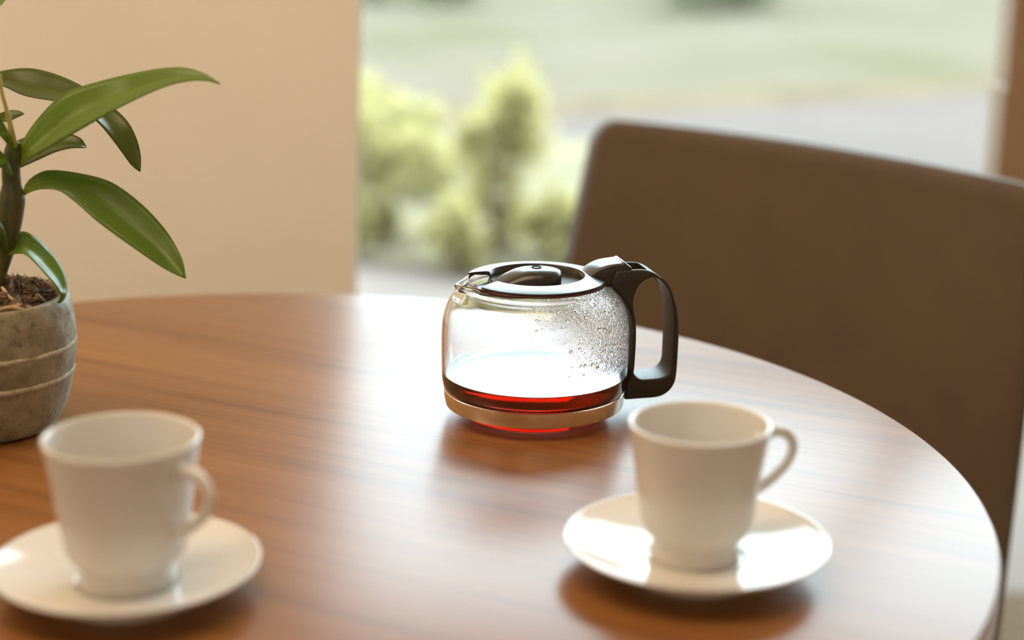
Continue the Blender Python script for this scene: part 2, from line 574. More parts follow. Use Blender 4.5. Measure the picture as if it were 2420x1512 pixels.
# low earth edging along the terrace
bm = bmesh.new()
nrm = Vector((-dr.y, dr.x, 0))
prev = None
for i in range(90):
    p = e0 - dr * 3 + dr * (i * 0.11)
    wv = 0.10 + 0.10 * noise.noise(Vector((i * 0.23, 0, 0))); h = 0.03 + 0.03 * abs(noise.noise(Vector((i * 0.4, 3, 0))))
    q = [bm.verts.new(p - nrm * wv + Vector((0, 0, -0.01))), bm.verts.new(p + Vector((0, 0, h))), bm.verts.new(p + nrm * wv + Vector((0, 0, -0.02)))]
    if prev:
        for k in range(2): bm.faces.new((prev[k], prev[k + 1], q[k + 1], q[k]))
    prev = q
bmesh.ops.recalc_face_normals(bm, faces=bm.faces)
o = obj('trim_1', bm, M['earth']); o['kind'] = 'structure'
# planting bed
b0 = ground(700, 596, 0); b1 = ground(1112, 650, 0); b2 = ground(1420, 672, 0)
slab('planting_bed', [(b0.x - 1.5, b0.y + 0.15), (b0.x, b0.y), (b1.x, b1.y), (b2.x, b2.y), (b2.x + 0.25, 6.6), (-2.5, 6.6)], 0.02, 0.06, M['bed'])


def leaf_cloud(bm, c, rx, ry, rz, count, size, seed):
    r = random.Random(seed)
    lumps = []
    for k in range(9):
        a = r.uniform(0, 6.28); q = r.uniform(0.15, 0.85)
        lumps.append((math.cos(a) * q, math.sin(a) * q, r.uniform(-0.75, 0.75), r.uniform(0.22, 0.5)))
    for _ in range(count):
        lx, ly, lz, lr = r.choice(lumps)
        p = Vector((r.gauss(0, 0.5), r.gauss(0, 0.5), r.gauss(0, 0.5))) * lr
        q = Vector((c[0] + (lx + p.x) * rx, c[1] + (ly + p.y) * ry, max(c[2] + (lz + p.z) * rz, 0.01)))
        d = Vector((r.uniform(-1, 1), r.uniform(-1, 1), r.uniform(-0.6, 0.9))).normalized()
        s = d.cross(Vector((r.uniform(-1, 1), r.uniform(-1, 1), r.uniform(-1, 1)))).normalized()
        L = size * r.uniform(0.7, 1.3); W = L * 0.42
        nn = d.cross(s) * (L * 0.12)
        v = [bm.verts.new(q), bm.verts.new(q + d * L * 0.5 + s * W * 0.5), bm.verts.new(q + d * L + nn), bm.verts.new(q + d * L * 0.5 - s * W * 0.5)]
        bm.faces.new((v[0], v[1], v[2])); bm.faces.new((v[0], v[2], v[3]))


def shrub(name, loc, rx, rz, count, size, seed, mat, label, cat, group=None, stems=5, trunk=0.0):
    t = thing(name, loc, label, cat, 0, group)
    bm = bmesh.new(); leaf_cloud(bm, (0, 0, rz + trunk), rx, rx, rz, count, size, seed)
    obj('foliage', bm, mat, t, False, kind='stuff')
    bm = bmesh.new(); r = random.Random(seed)
    for k in range(stems):
        a = r.uniform(0, 6.28); e = Vector((math.cos(a) * rx * 0.6, math.sin(a) * rx * 0.6, trunk + rz * r.uniform(0.9, 1.5)))
        b = Vector((math.cos(a), math.sin(a), 0)) * 0.03 * (1 if trunk == 0 else 2)
        pts = [b.lerp(e, u) + Vector((0, 0, 0.12 * rz * math.sin(u * 3.1))) for u in (0, 0.3, 0.6, 1)]
        w0 = 0.008 if trunk == 0 else 0.06
        tube(bm, pts, [w0, w0 * 0.8, w0 * 0.6, w0 * 0.3], 6)
    obj('stems', bm, M['twig'], t)
    return t


SH = [  # px, py of the foot, rx, rz, label
    (895, 575, 0.13, 0.20, 'low yellow-green shrub against the edge of the beige wall'),
    (890, 400, 0.20, 0.16, 'pale shrub farther back at the beige wall edge'),
    (1075, 634, 0.06, 0.09, 'small green tuft in front, just above the carafe spout'),
    (1180, 590, 0.135, 0.24, 'tallest yellow-green bush, right above the carafe lid'),
    (1300, 610, 0.08, 0.09, 'little green plant between the tall bush and the brown chair'),
    (1005, 470, 0.10, 0.08, 'low pale plant between the wall-side shrub and the tall bush'),
]
for i, (px, py, rx, rz, lab) in enumerate(SH):
    g = ground(px, py, 0.02)
    shrub('garden_shrub', (g.x, g.y, 0.02), rx, rz, int(1500 * rx / 0.2) + 300, 0.05, 11 + i, M['shrub'], lab, 'shrub', 'low shrubs in the planting bed')
# background hedge plants and trees beyond the lawn
for i, (x, y, rx, rz, lab) in enumerate([
        (-0.70, 12.6, 0.45, 0.35, 'soft dark bush at the top of the window view, left one, above the shrubs'),
        (1.35, 12.5, 0.50, 0.35, 'soft dark bush at the top of the window view, right one, above the chair')]):
    shrub('round_bush', (x, y, -0.012), rx, rz, 2500, 0.08, 40 + i, M['shrub2'], lab, 'bush', 'bushes beyond the lawn')


# ------------------------------------------------------------------ table
TC = Vector((-0.171, 0.971, 0)); TR = 0.441
tb = thing('round_table', (TC.x, TC.y, 0), 'round brown wood-grain table carrying the carafe and the cups', 'table')
prof = [(0, TABLE_Z - 0.024), (TR - 0.004, TABLE_Z - 0.024), (TR - 0.001, TABLE_Z - 0.0225), (TR, TABLE_Z - 0.020), (TR, TABLE_Z - 0.003),
        (TR - 0.0008, TABLE_Z - 0.0010), (TR - 0.003, TABLE_Z), (0, TABLE_Z)]
top = auto_smooth(obj('tabletop', lathe(prof, 256), M['table'], tb), 30)
ring = [(TR + 0.0002, TABLE_Z - 0.0195), (TR + 0.0008, TABLE_Z - 0.019), (TR + 0.0008, TABLE_Z - 0.0040), (TR + 0.0002, TABLE_Z - 0.0035)]
obj('edge_band', lathe(ring, 256, True), M['edge'], tb)
obj('pedestal', lathe([(0, 0.02), (0.04, 0.02), (0.035, 0.06), (0.032, 0.66), (0.05, 0.70), (0.14, 0.7165), (0, 0.7165)], 48), M['table_leg'], tb)
obj('foot_plate', lathe([(0, 0), (0.26, 0), (0.26, 0.008), (0.06, 0.022), (0, 0.022)], 64), M['table_leg'], tb)

# ------------------------------------------------------------------ chair
def chair():
    L = at(1410, 274, 1.88); d = 1.10 - L.z
    # width axis wv points right and towards the camera, nv points from back to seat
    wv = Vector((0.7, -0.714, 0)).normalized(); nv = Vector((-0.714, -0.7, 0)).normalized()
    W = 0.534
    ztop = L.z
    mid = Vector((L.x, L.y, 0)) + wv * (W / 2)
    t = thing('dining_chair', (mid.x + nv.x * 0.25, mid.y + nv.y * 0.25, 0), 'brown leather chair with a plain high back beside the table', 'chair')
    org = t.location.copy(); org.z = 0
    # padded back: grid in (u along width, v down)
    H = ztop - 0.43; rec = 0.20; fl = 0.075; th = 0.018; rc = 0.030
    bm = bmesh.new()
    NU, NV = 28, 26
    def outline(v):   # half width and its reduction at the rounded top corners
        hw = W / 2 + fl * v * H
        dz = v * H
        if dz < rc: hw -= rc - math.sqrt(max(rc * rc - (rc - dz) ** 2, 0))
        return hw
    grids = []
    for side in (1, -1):
        g = []
        for j in range(NV + 1):
            v = (j / NV) ** 1.6
            hw = outline(v); row = []
            for i in range(NU + 1):
                u = -1 + 2 * i / NU
                u = math.copysign(abs(u) ** 0.8, u)
                # pillow: thickness falls off at the rim
                e = min(1 - abs(u), 1) * hw
                ez = v * H
                fo = min(1.0, math.sqrt(max(e, 0) / 0.012 + 0.02)) * min(1.0, math.sqrt(ez / 0.012 + 0.02))
                bow = 0.014 * (1 - u * u)
                p = mid + wv * (u * hw) + nv * (rec * v * H - bow + side * th / 2 * (0.35 + 0.65 * fo))
                p.z = ztop - v * H + 0.004 * (1 - u * u)
                row.append(bm.verts.new(p - org))
            g.append(row)
        grids.append(g)
    for s, g in zip((1, -1), grids):
        for j in range(NV):
            for i in range(NU):
                q = (g[j][i], g[j][i + 1], g[j + 1][i + 1], g[j + 1][i])
                bm.faces.new(q if s > 0 else q[::-1])
    A, B = grids
    for j in range(NV):
        bm.faces.new((A[j][0], A[j + 1][0], B[j + 1][0], B[j][0])); bm.faces.new((A[j][NU], B[j][NU], B[j + 1][NU], A[j + 1][NU]))
    for i in range(NU):
        bm.faces.new((A[0][i], B[0][i], B[0][i + 1], A[0][i + 1])); bm.faces.new((A[NV][i], A[NV][i + 1], B[NV][i + 1], B[NV][i]))
    bmesh.ops.recalc_face_normals(bm, faces=bm.faces)
    obj('backrest', bm, M['leather'], t)
    # seat
    rot = Matrix.Rotation(math.atan2(nv.y, nv.x), 4, 'Z')
    bm = bmesh.new(); box(bm, -0.19, 0.235, -0.235, 0.235, 0.425, 0.475, 0.018, 4); bm.transform(rot)
    obj('seat', bm, M['leather'], t)
    for sx_, sy_ in ((-1, -1), (-1, 1), (1, -1), (1, 1)):
        bm = bmesh.new(); x = -0.165 if sx_ < 0 else 0.205; y = sy_ * 0.205
        tube(bm, [Vector((x + sx_ * 0.02, y * 1.04, 0)), Vector((x, y, 0.43))], [0.013, 0.019], 12); bm.transform(rot)
        obj('leg', bm, M['dark_wood'], t)
    return t


chair()

# ------------------------------------------------------------------ carafe
def carafe():
    base = ground(1262, 976, TABLE_Z)
    t = thing('coffee_carafe', (base.x, base.y, TABLE_Z), 'glass coffee carafe with black lid and handle and a little red-brown coffee', 'carafe', R(14))
    outer = smooth_prof([(0.0405, 0.0006), (0.0475, 0.0026), (0.0535, 0.0065), (0.0560, 0.0095), (0.0572, 0.0138), (0.0580, 0.0180),
                         (0.0594, 0.0215), (0.0601, 0.027), (0.0604, 0.036), (0.0605, 0.050), (0.0602, 0.059), (0.0594, 0.0655), (0.0577, 0.0715),
                         (0.0550, 0.0767), (0.0512, 0.0810), (0.0472, 0.0838), (0.0448, 0.0853), (0.0442, 0.0870), (0.0448, 0.0890)], 5)
    th = 0.0019
    inner = []
    for i, p in enumerate(outer):
        a = outer[max(i - 1, 0)]; b = outer[min(i + 1, len(outer) - 1)]
        tn = (b - a).normalized(); nrm = Vector((-tn.y, tn.x))
        q = p + nrm * th
        inner.append((q.x, max(q.y, 0.0028)))
    body = [(0, 0.0012), (0.036, 0.0010)] + [(p.x, p.y) for p in outer] + [(0.0440, 0.0898)] + inner[::-1] + [(0, 0.0030)]
    def spout(r, z, a, i):
        x, y = r * math.cos(a), r * math.sin(a)
        # pull the neck out into a pouring lip on the -x side
        da = math.atan2(math.sin(a - math.pi), math.cos(a - math.pi))
        k = math.exp(-(da / 0.30) ** 2) * max(0.0, min(1.0, (z - 0.0785) / 0.0085)) ** 1.3
        if r > 0.038:
            x -= k * 0.0085
            z -= k * 0.0010
            y *= 1 - 0.35 * k
        return (x, y, z)
    obj('glass_body', lathe(body, 160, False, spout), M['glass'], t)
    # coffee: overlaps the inner glass skin slightly
    lvl = 0.0292
    ci = [(x + 0.00025, z) for x, z in inner if z < lvl - 0.0004 and z > 0.0029]
    rl = ci[-1][0]
    cof = [(0, 0.0027), (ci[0][0] * 0.9, 0.0027)] + ci + [(rl + 0.0001, lvl + 0.0003), (rl - 0.0008, lvl), (0, lvl)]
    obj('coffee', lathe(cof, 160), M['coffee'], t)
    band = [(0.0567, 0.0084), (0.0577, 0.0084), (0.0586, 0.0132), (0.0588, 0.0180), (0.0583, 0.0183), (0.0577, 0.0130)]
    auto_smooth(obj('metal_band', lathe(band, 160, True), M['steel'], t, label='brushed steel band around the foot of the glass'), 30)

    # ---- lid: ring with a gap at the spout, recess, knob with a tongue
    lid = bpy.data.objects.new('lid', None); COL.objects.link(lid); lid.parent = t
    bm = bmesh.new()
    g0, g1 = math.pi + 0.44, 3 * math.pi - 0.46     # the ring stops either side of the spout
    sect = [(0.0446, 0.0899), (0.0448, 0.0905), (0.0445, 0.0911), (0.0400, 0.0921), (0.0325, 0.0931), (0.0312, 0.0930), (0.0304, 0.0921), (0.0295, 0.0880), (0.0302, 0.0878), (0.0312, 0.0905)]
    K = 120; rings = []
    for k in range(K + 1):
        a = g0 + (g1 - g0) * k / K
        rings.append([bm.verts.new((r * math.cos(a), r * math.sin(a), z)) for r, z in sect])
    m = len(sect)
    for A, B in zip(rings[:-1], rings[1:]):
        for j in range(m): bm.faces.new((A[j], A[(j + 1) % m], B[(j + 1) % m], B[j]))
    bm.faces.new(rings[0]); bm.faces.new(rings[-1][::-1])
    bmesh.ops.recalc_face_normals(bm, faces=bm.faces)
    auto_smooth(obj('lid_ring', bm, M['plastic'], lid), 40)
    # dished floor of the lid
    def dish(r, z, a, i):
        return (r * math.cos(a), r * math.sin(a), z)
    dishp = [(0, 0.0868), (0.022, 0.0869), (0.0275, 0.0874), (0.0306, 0.0890), (0.0310, 0.0880), (0.029, 0.0862), (0.0, 0.0858)]
    obj('lid_dish', lathe(dishp, 96), M['plastic_matt'], lid)
    # trace of coffee left where the lid meets the glass neck
    bm = lathe([(0.0432, 0.0881), (0.0438, 0.0886), (0.0440, 0.0894), (0.0434, 0.0894), (0.0428, 0.0885)], 120, True)
    obj('coffee_trace', bm, M['trace'], t, label='thin dark red line of coffee at the neck')
    # knob: an egg-shaped dome running out into a tongue over the gap
    bm = bmesh.new()
    NX, NA = 34, 24
    rings = []
    for i in range(NX + 1):
        s = i / NX
        x = -0.0385 + s * (0.0165 + 0.0385)
        # half width and crest height along the axis
        if s < 0.45: hw = 0.0098 + 0.0045 * (s / 0.45)
        else: hw = 0.0143 + 0.0012 * math.sin((s - 0.45) / 0.55 * math.pi * 0.5)
        endf = math.sqrt(max(0.0, 1 - max(0.0, (s - 0.70) / 0.30) ** 2))
        hw *= max(endf, 0.02)
        crest = 0.0868 + 0.0108 * (0.5 - 0.5 * math.cos(min(1, s / 0.62) * math.pi)) 
        ring_ = []
        for k in range(NA + 1):
            b = math.pi * k / NA
            cx_ = math.cos(b); sz = math.sin(b) ** 0.55
            zb = 0.0832
            ring_.append(bm.verts.new((x, hw * math.copysign(abs(cx_) ** 0.75, cx_), zb + (crest - zb) * sz * (0.75 + 0.25 * endf))))
        rings.append(ring_)
    for A, B in zip(rings[:-1], rings[1:]):
        for k in range(NA): bm.faces.new((A[k], A[k + 1], B[k + 1], B[k]))
        bm.faces.new((A[0], B[0], B[NA], A[NA]))
    bm.faces.new(rings[0]); bm.faces.new(rings[-1][::-1])
    bmesh.ops.recalc_face_normals(bm, faces=bm.faces)
    kb = obj('knob', bm, M['plastic'], lid)
    auto_smooth(kb, 60)
    obj('vent_hole', lathe([(0, 0.0968), (0.0026, 0.0968), (0.0030, 0.0972), (0.0034, 0.0979), (0.0030, 0.0981), (0.0025, 0.0979), (0.0022, 0.0972), (0, 0.0972)], 32), M['hole'], lid)

    # ---- handle, drawn in its own plane (x away from the jug axis, z up)
    def hp(px, py):
        x = (px - 11 - 1262) / 3675 / 0.97
        z = (976 - (py - 12.5) - 249 * x) / 3524
        return (x, z)
    outer_px = [(1452, 640), (1480, 637), (1505, 635), (1530, 637), (1553, 648), (1574, 668), (1590, 694), (1601, 728), (1606, 770), (1606, 820), (1604, 880), (1598, 905), (1583, 924), (1560, 935), (1520, 939), (1482, 942)]
    glass_px = [(1484, 905), (1493, 880), (1496, 830), (1496, 775), (1490, 745), (1478, 717), (1462, 697), (1446, 684), (1440, 664)]
    hole_px = [(1543, 652), (1525, 656), (1508, 668), (1498, 686), (1493, 708), (1496, 732), (1501, 758), (1499, 800), (1496, 862), (1501, 880), (1515, 892), (1540, 892), (1565, 889), (1582, 881), (1592, 866), (1594, 840), (1594, 770), (1592, 730), (1584, 696), (1568, 666)]
    o_l = [Vector(hp(*p)) for p in outer_px]
    g_l = [Vector(hp(*p)) for p in glass_px]
    loop = catloop(o_l, 5, False) + catloop(g_l, 4, False)
    hole = catloop([Vector(hp(*p)) for p in hole_px], 4, True)
    hd = outline_curve('handle', [[tuple(p) for p in loop], [tuple(p) for p in hole]], 0.0122, 0.0014, M['plastic_matt'], t)
    # slot in the top of the handle
    bmc = bmesh.new(); sx0 = hp(1486, 640)[0]; sx1 = hp(1528, 640)[0]; zt_ = hp(1505, 635)[1]
    box(bmc, sx0, sx1, -0.0098, 0.0098, zt_ - 0.010, zt_ + 0.006, 0.0015, 2)
    mc = bpy.data.meshes.new('slot_cutter'); bmc.to_mesh(mc); bmc.free()
    cut = bpy.data.objects.new('slot_cutter', mc); COL.objects.link(cut); cut.parent = t
    bo = hd.modifiers.new('slot', 'BOOLEAN'); bo.object = cut; bo.operation = 'DIFFERENCE'; bo.solver = 'EXACT'
    bpy.context.view_layer.update()
    dg = bpy.context.evaluated_depsgraph_get()
    me = bpy.data.meshes.new_from_object(hd.evaluated_get(dg))
    hd.modifiers.clear(); hd.data = me
    bpy.data.objects.remove(cut)
    auto_smooth(hd, 40)
    # ---- lever that links lid and handle
    def lp(px, py):
        x = (px - 6 - 1262) / 3675 / 0.97
        return (x, (976 - (py - 6) - 249 * x) / 3524)
    lev_px = [(1372, 656), (1388, 642), (1406, 630), (1426, 622), (1446, 618), (1460, 616), (1467, 613), (1474, 618), (1484, 625), (1485, 630), (1479, 632), (1474, 640), (1462, 640), (1445, 655), (1432, 672), (1400, 668)]
    lev = outline_curve('lever', [[tuple(p) for p in catloop([Vector(lp(*p)) for p in lev_px], 4, True)]], 0.0108, 0.0022, M['plastic'], lid)
    bm = bmesh.new(); hx_, hz = hp(1470, 650)
    bmesh.ops.create_cone(bm, cap_ends=True, segments=24, radius1=0.0022, radius2=0.0022, depth=0.0262, matrix=Matrix.Translation((hx_, 0, hz)) @ Matrix.Rotation(R(90), 4, 'X'))
    auto_smooth(obj('hinge_pin', bm, M['plastic'], t), 40)
    # ---- larger droplets on the inside of the glass, handle half
    bm = bmesh.new(); r = random.Random(3)
    pr = [p for p in inner if p[1] > 0.038 and p[1] < 0.083]
    for _ in range(260):
        j = r.randrange(1, len(pr) - 1)
        rr, z = pr[j]
        a = r.gauss(-0.75, 0.55)
        if a < -1.9 or a > 0.3: continue
        s = r.choice([0.0004, 0.0005, 0.0006, 0.0009, 0.0012])
        nz = Vector((pr[j + 1][1] - pr[j - 1][1], -(pr[j + 1][0] - pr[j - 1][0]))).normalized()
        nn = Vector((nz.x * math.cos(a), nz.x * math.sin(a), nz.y))
        c = Vector(((rr - 0.0001) * math.cos(a), (rr - 0.0001) * math.sin(a), z))
        q = nn.to_track_quat('Z', 'Y').to_matrix().to_4x4()
        bmesh.ops.create_uvsphere(bm, u_segments=10, v_segments=6, radius=s, matrix=Matrix.Translation(c - nn * s * 0.25) @ q @ Matrix.Diagonal((1, 1 + r.random() * 0.5, 0.5, 1)))
    obj('condensation', bm, M['drop'], t, kind='stuff', label='clear water drops on the inside of the glass')
    return t


M['trace'] = simple('coffee_stain', (0.16, 0.012, 0.012), 0.3, 0.1, 60)
M['hole'] = simple('dark_hole', (0.012, 0.008, 0.006), 0.8, 0.1, 30)
carafe()

# ------------------------------------------------------------------ cups and saucers
cup_out = smooth_prof([(0.0218, 0.0000), (0.0228, 0.0006), (0.0230, 0.0022), (0.0222, 0.0062), (0.0216, 0.0085), (0.0226, 0.0105), (0.0256, 0.0135),
                       (0.0280, 0.0172), (0.0292, 0.0230), (0.0302, 0.031), (0.0313, 0.040), (0.0326, 0.050), (0.0342, 0.060), (0.0360, 0.0706)], 5)
cup_in = smooth_prof([(0.0339, 0.0700), (0.0322, 0.060), (0.0306, 0.050), (0.0293, 0.040), (0.0281, 0.031), (0.0268, 0.0235), (0.0247, 0.0185), (0.0205, 0.0148), (0.012, 0.0132), (0, 0.0128)], 4)
saucer_top = smooth_prof([(0, 0.0060), (0.0215, 0.0060), (0.0245, 0.0064), (0.0265, 0.0072), (0.034, 0.0082), (0.044, 0.0102), (0.054, 0.0130), (0.0615, 0.0158), (0.0645, 0.0174)], 4)
saucer_bot = smooth_prof([(0.0652, 0.0170), (0.0648, 0.0163), (0.0610, 0.0136), (0.053, 0.0102), (0.045, 0.0074), (0.0395, 0.0056), (0.0375, 0.0045), (0.0370, 0.0006), (0.0360, 0.0), (0.0350, 0.0006), (0.0345, 0.0028), (0.0, 0.0032)], 3)


def make_cup():
    t = thing('coffee_cup', (0, 0, 0), 'x', 'cup', 0, 'white coffee cups on saucers')
    prof = [(0, 0.0016), (0.0195, 0.0014)] + [(p.x, p.y) for p in cup_out] + [(0.0359, 0.0715), (0.0350, 0.0718), (0.0342, 0.0713)] + [(p.x, p.y) for p in cup_in]
    obj('body', lathe(prof, 120), M['porcelain'], t)
    pts = catloop([Vector((0.0318, 0, 0.0590)), Vector((0.0400, 0, 0.0625)), Vector((0.0490, 0, 0.0608)), Vector((0.0535, 0, 0.0540)),
                   Vector((0.0512, 0, 0.0455)), Vector((0.0430, 0, 0.0375)), Vector((0.0345, 0, 0.0325)), Vector((0.0285, 0, 0.0310))], 6, False)
    bm = bmesh.new()
    rad = [0.0036 - 0.0009 * math.sin(math.pi * i / (len(pts) - 1)) for i in range(len(pts))]
    tube(bm, pts, rad, 14, 0.72, Vector((0, 1, 0)))
    bmesh.ops.recalc_face_normals(bm, faces=bm.faces)
    obj('handle', bm, M['porcelain'], t)
    return t


def copy_tree(o):
    c = o.copy(); COL.objects.link(c)
    for ch in o.children:
        d = ch.copy(); COL.objects.link(d); d.parent = c
    return c


cupA = make_cup()
sau = obj('saucer', lathe([(p.x, p.y) for p in saucer_top] + [(0.0652, 0.0177)] + [(p.x, p.y) for p in saucer_bot], 160), M['porcelain'])
sau['category'] = 'saucer'; sau['group'] = 'white saucers under the cups'
sauB = copy_tree(sau)
cupB = copy_tree(cupA)
gR = ground(1642, 1311, TABLE_Z + 0.006)
gL = ground(302, 1373, TABLE_Z + 0.006)
cupA.location = (gR.x, gR.y, TABLE_Z + 0.0062); cupA.rotation_euler.z = R(20)
cupB.location = (gL.x, gL.y, TABLE_Z + 0.0062); cupB.rotation_euler.z = R(-33); cupB.scale = (1.05, 1.05, 1.05)
sau.scale = (1.035, 1.035, 1.0)
sau.location = (gR.x, gR.y - 0.004, TABLE_Z + 0.0002)
sauB.location = (gL.x, gL.y, TABLE_Z + 0.0002)
cupA['label'] = 'white porcelain cup in front of the carafe handle, handle pointing right'
cupB['label'] = 'white porcelain cup below the potted plant, handle turned toward the viewer'
sau['label'] = 'white saucer with bright reflections, under the cup near the carafe'
sauB['label'] = 'white saucer at the lower left, under the cup by the plant pot'

# ------------------------------------------------------------------ potted plant
def plant():
    c = ground(-25, 1004, TABLE_Z)
    t = thing('potted_plant', (c.x, c.y, TABLE_Z), 'green strap-leaved houseplant in a grey concrete pot at the table edge', 'plant')
    org = Vector(t.location)
    outer = smooth_prof([(0.036, 0.0), (0.0405, 0.0012), (0.0445, 0.0065), (0.0485, 0.0150), (0.0520, 0.027), (0.0545, 0.040), (0.0560, 0.053), (0.0562, 0.063), (0.0552, 0.074), (0.0538, 0.081), (0.0522, 0.0842)], 4)
    def rough(r, z, a, i):
        d = 0.0007 * noise.noise(Vector((math.cos(a) * r * 90, math.sin(a) * r * 90, z * 90)))
        # shallow turned grooves, just under the pale lines
        for gz in (0.0360, 0.0550):
            d -= 0.0006 * math.exp(-((z - gz) / 0.0011) ** 2)
        return ((r + d) * math.cos(a), (r + d) * math.sin(a), z)
    fine = []
    for a, b in zip(outer[:-1], outer[1:]):
        fine += [a, a.lerp(b, 0.33), a.lerp(b, 0.67)]
    fine.append(outer[-1])
    prof = [(0, 0.001)] + [(p.x, p.y) for p in fine] + [(0.0512, 0.0850), (0.0480, 0.0848), (0.0468, 0.0835), (0.0462, 0.0800), (0.0455, 0.060), (0, 0.060)]
    obj('pot', lathe(prof, 140, False, rough), M['concrete'], t)
    def rad_at(z):
        for a, b in zip(outer[:-1], outer[1:]):
            if a.y <= z <= b.y: return a.x + (b.x - a.x) * (z - a.y) / max(b.y - a.y, 1e-6)
        return 0.05
    for gz in (0.0360, 0.0550):
        bm = bmesh.new()
        pts = []
        r0 = rad_at(gz)
        bm2 = lathe([(r0 - 0.0012, gz - 0.0018), (r0 + 0.0003, gz - 0.0015), (r0 + 0.0006, gz), (r0 + 0.0003, gz + 0.0015), (r0 - 0.0012, gz + 0.0018)], 140, True,
                    lambda r, z, a, i: ((r + 0.0004 * noise.noise(Vector((a * 9, i * 3.0, gz * 100)))) * math.cos(a), (r + 0.0004 * noise.noise(Vector((a * 9, i * 3.0, gz * 100)))) * math.sin(a), z + 0.0003 * noise.noise(Vector((a * 14, gz * 50, 0)))))
        bm.free()
        obj('groove_line', bm2, M['groove'], t, label='pale line turned round the pot')
    # compost
    bm = bmesh.new()
    K, S = 22, 72
    rings = [[bm.verts.new((0, 0, 0.088))]]
    for i in range(1, K + 1):
        r = 0.0472 * i / K; ring_ = []
        for k in range(S):
            a = 2 * math.pi * k / S
            x, y = r * math.cos(a), r * math.sin(a)
            z = 0.0795 + 0.009 * (1 - (i / K) ** 2) + 0.0040 * noise.noise(Vector((x * 130, y * 130, 1))) + 0.0026 * noise.noise(Vector((x * 380, y * 380, 5)))
            ring_.append(bm.verts.new((x, y, z)))
        rings.append(ring_)
    for k in range(S): bm.faces.new((rings[0][0], rings[1][k], rings[1][(k + 1) % S]))
    for A, B in zip(rings[1:-1], rings[2:]):
        for k in range(S): bm.faces.new((A[k], B[k], B[(k + 1) % S], A[(k + 1) % S]))
    bmesh.ops.recalc_face_normals(bm, faces=bm.faces)
    obj('compost', bm, M['soil'], t, kind='stuff')
    # bark pieces
    r = random.Random(5)
    for k in range(46):
        a = r.uniform(0, 6.28); rr = 0.043 * math.sqrt(r.random())
        bm = bmesh.new()
        L, Wd, Th = r.uniform(0.006, 0.013), r.uniform(0.003, 0.006), r.uniform(0.0015, 0.0035)
        bmesh.ops.create_cube(bm, size=1, matrix=Matrix.Diagonal((L, Wd, Th, 1)))
        bmesh.ops.subdivide_edges(bm, edges=bm.edges, cuts=1, use_grid_fill=True)
        for v in bm.verts: v.co += Vector((r.uniform(-1, 1), r.uniform(-1, 1), r.uniform(-1, 1))) * 0.0009
        bm.transform(Matrix.Translation((rr * math.cos(a), rr * math.sin(a), 0.0825 + 0.0085 * (1 - (rr / 0.047) ** 2))) @ Matrix.Rotation(r.uniform(0, 6.28), 4, 'Z') @ Matrix.Rotation(r.uniform(-0.7, 0.7), 4, 'Y') @ Matrix.Rotation(r.uniform(-0.6, 0.6), 4, 'X'))
        obj('bark_chip', bm, M['bark'], t, False)
    # fibres
    bm = bmesh.new()
    for k in range(420):
        a = r.uniform(0, 6.28); rr = 0.044 * math.sqrt(r.random())
        p = Vector((rr * math.cos(a), rr * math.sin(a), 0.0815 + 0.0085 * (1 - (rr / 0.047) ** 2)))
        d = Vector((r.uniform(-1, 1), r.uniform(-1, 1), r.uniform(-0.1, 0.9))).normalized() * r.uniform(0.004, 0.009)
        b_ = Vector((r.uniform(-1, 1), r.uniform(-1, 1), r.uniform(-1, 1))) * 0.0012
        tube(bm, [p, p + d * 0.5 + b_, p + d], [0.00042, 0.0004, 0.00015], 4)
    obj('coir_fibre', bm, M['bark'], t, kind='stuff')
    # dry roots on the surface
    def P(px, py, dp): return at(px, py, dp) - org
    cy_ = c.y
    for pts, w_ in (([(-12, 738, -0.036), (10, 729, -0.037), (30, 726, -0.036), (48, 731, -0.035), (66, 738, -0.031)], 0.0013),
                    ([(5, 680, -0.005), (20, 700, -0.018), (40, 718, -0.026), (62, 730, -0.030)], 0.0011),
                    ([(20, 726, -0.032), (50, 722, -0.030), (74, 728, -0.027)], 0.0010)):
        bm = bmesh.new()
        q = catloop([P(a, b, cy_ + d_) for a, b, d_ in pts], 5, False)
        tube(bm, q, w_, 8)
        obj('root', bm, M['root'], t)
    # canes
    def cane(pts, name='stem', mat=M['cane']):
        q = catloop([P(a, b, cy_ + d_) for a, b, d_, _ in pts], 5, False)
        rr = []
        for i in range(len(q)):
            s = i / 5; j = min(int(s), len(pts) - 2); f = s - j
            rr.append(pts[j][3] * (1 - f) + pts[j + 1][3] * f)
        bm = bmesh.new(); tube(bm, q, rr, 14, 1.0, Vector((0, 1, 0)))
        bmesh.ops.recalc_face_normals(bm, faces=bm.faces)
        return obj(name, bm, mat, t)
    cane([(-12, 690, 0, 0.0042), (-6, 640, 0, 0.0060), (8, 580, 0, 0.0078), (20, 520, 0, 0.0086), (28, 470, 0, 0.0082), (28, 435, 0, 0.0058), (26, 400, 0, 0.0056), (30, 360, 0, 0.0052), (34, 335, 0, 0.0040)])
    cane([(-2, 175, -0.012, 0.0011), (4, 215, -0.012, 0.0012), (18, 268, -0.011, 0.0014), (27, 310, -0.010, 0.0018), (33, 345, -0.006, 0.0022)], 'stalk', M['stalk'])

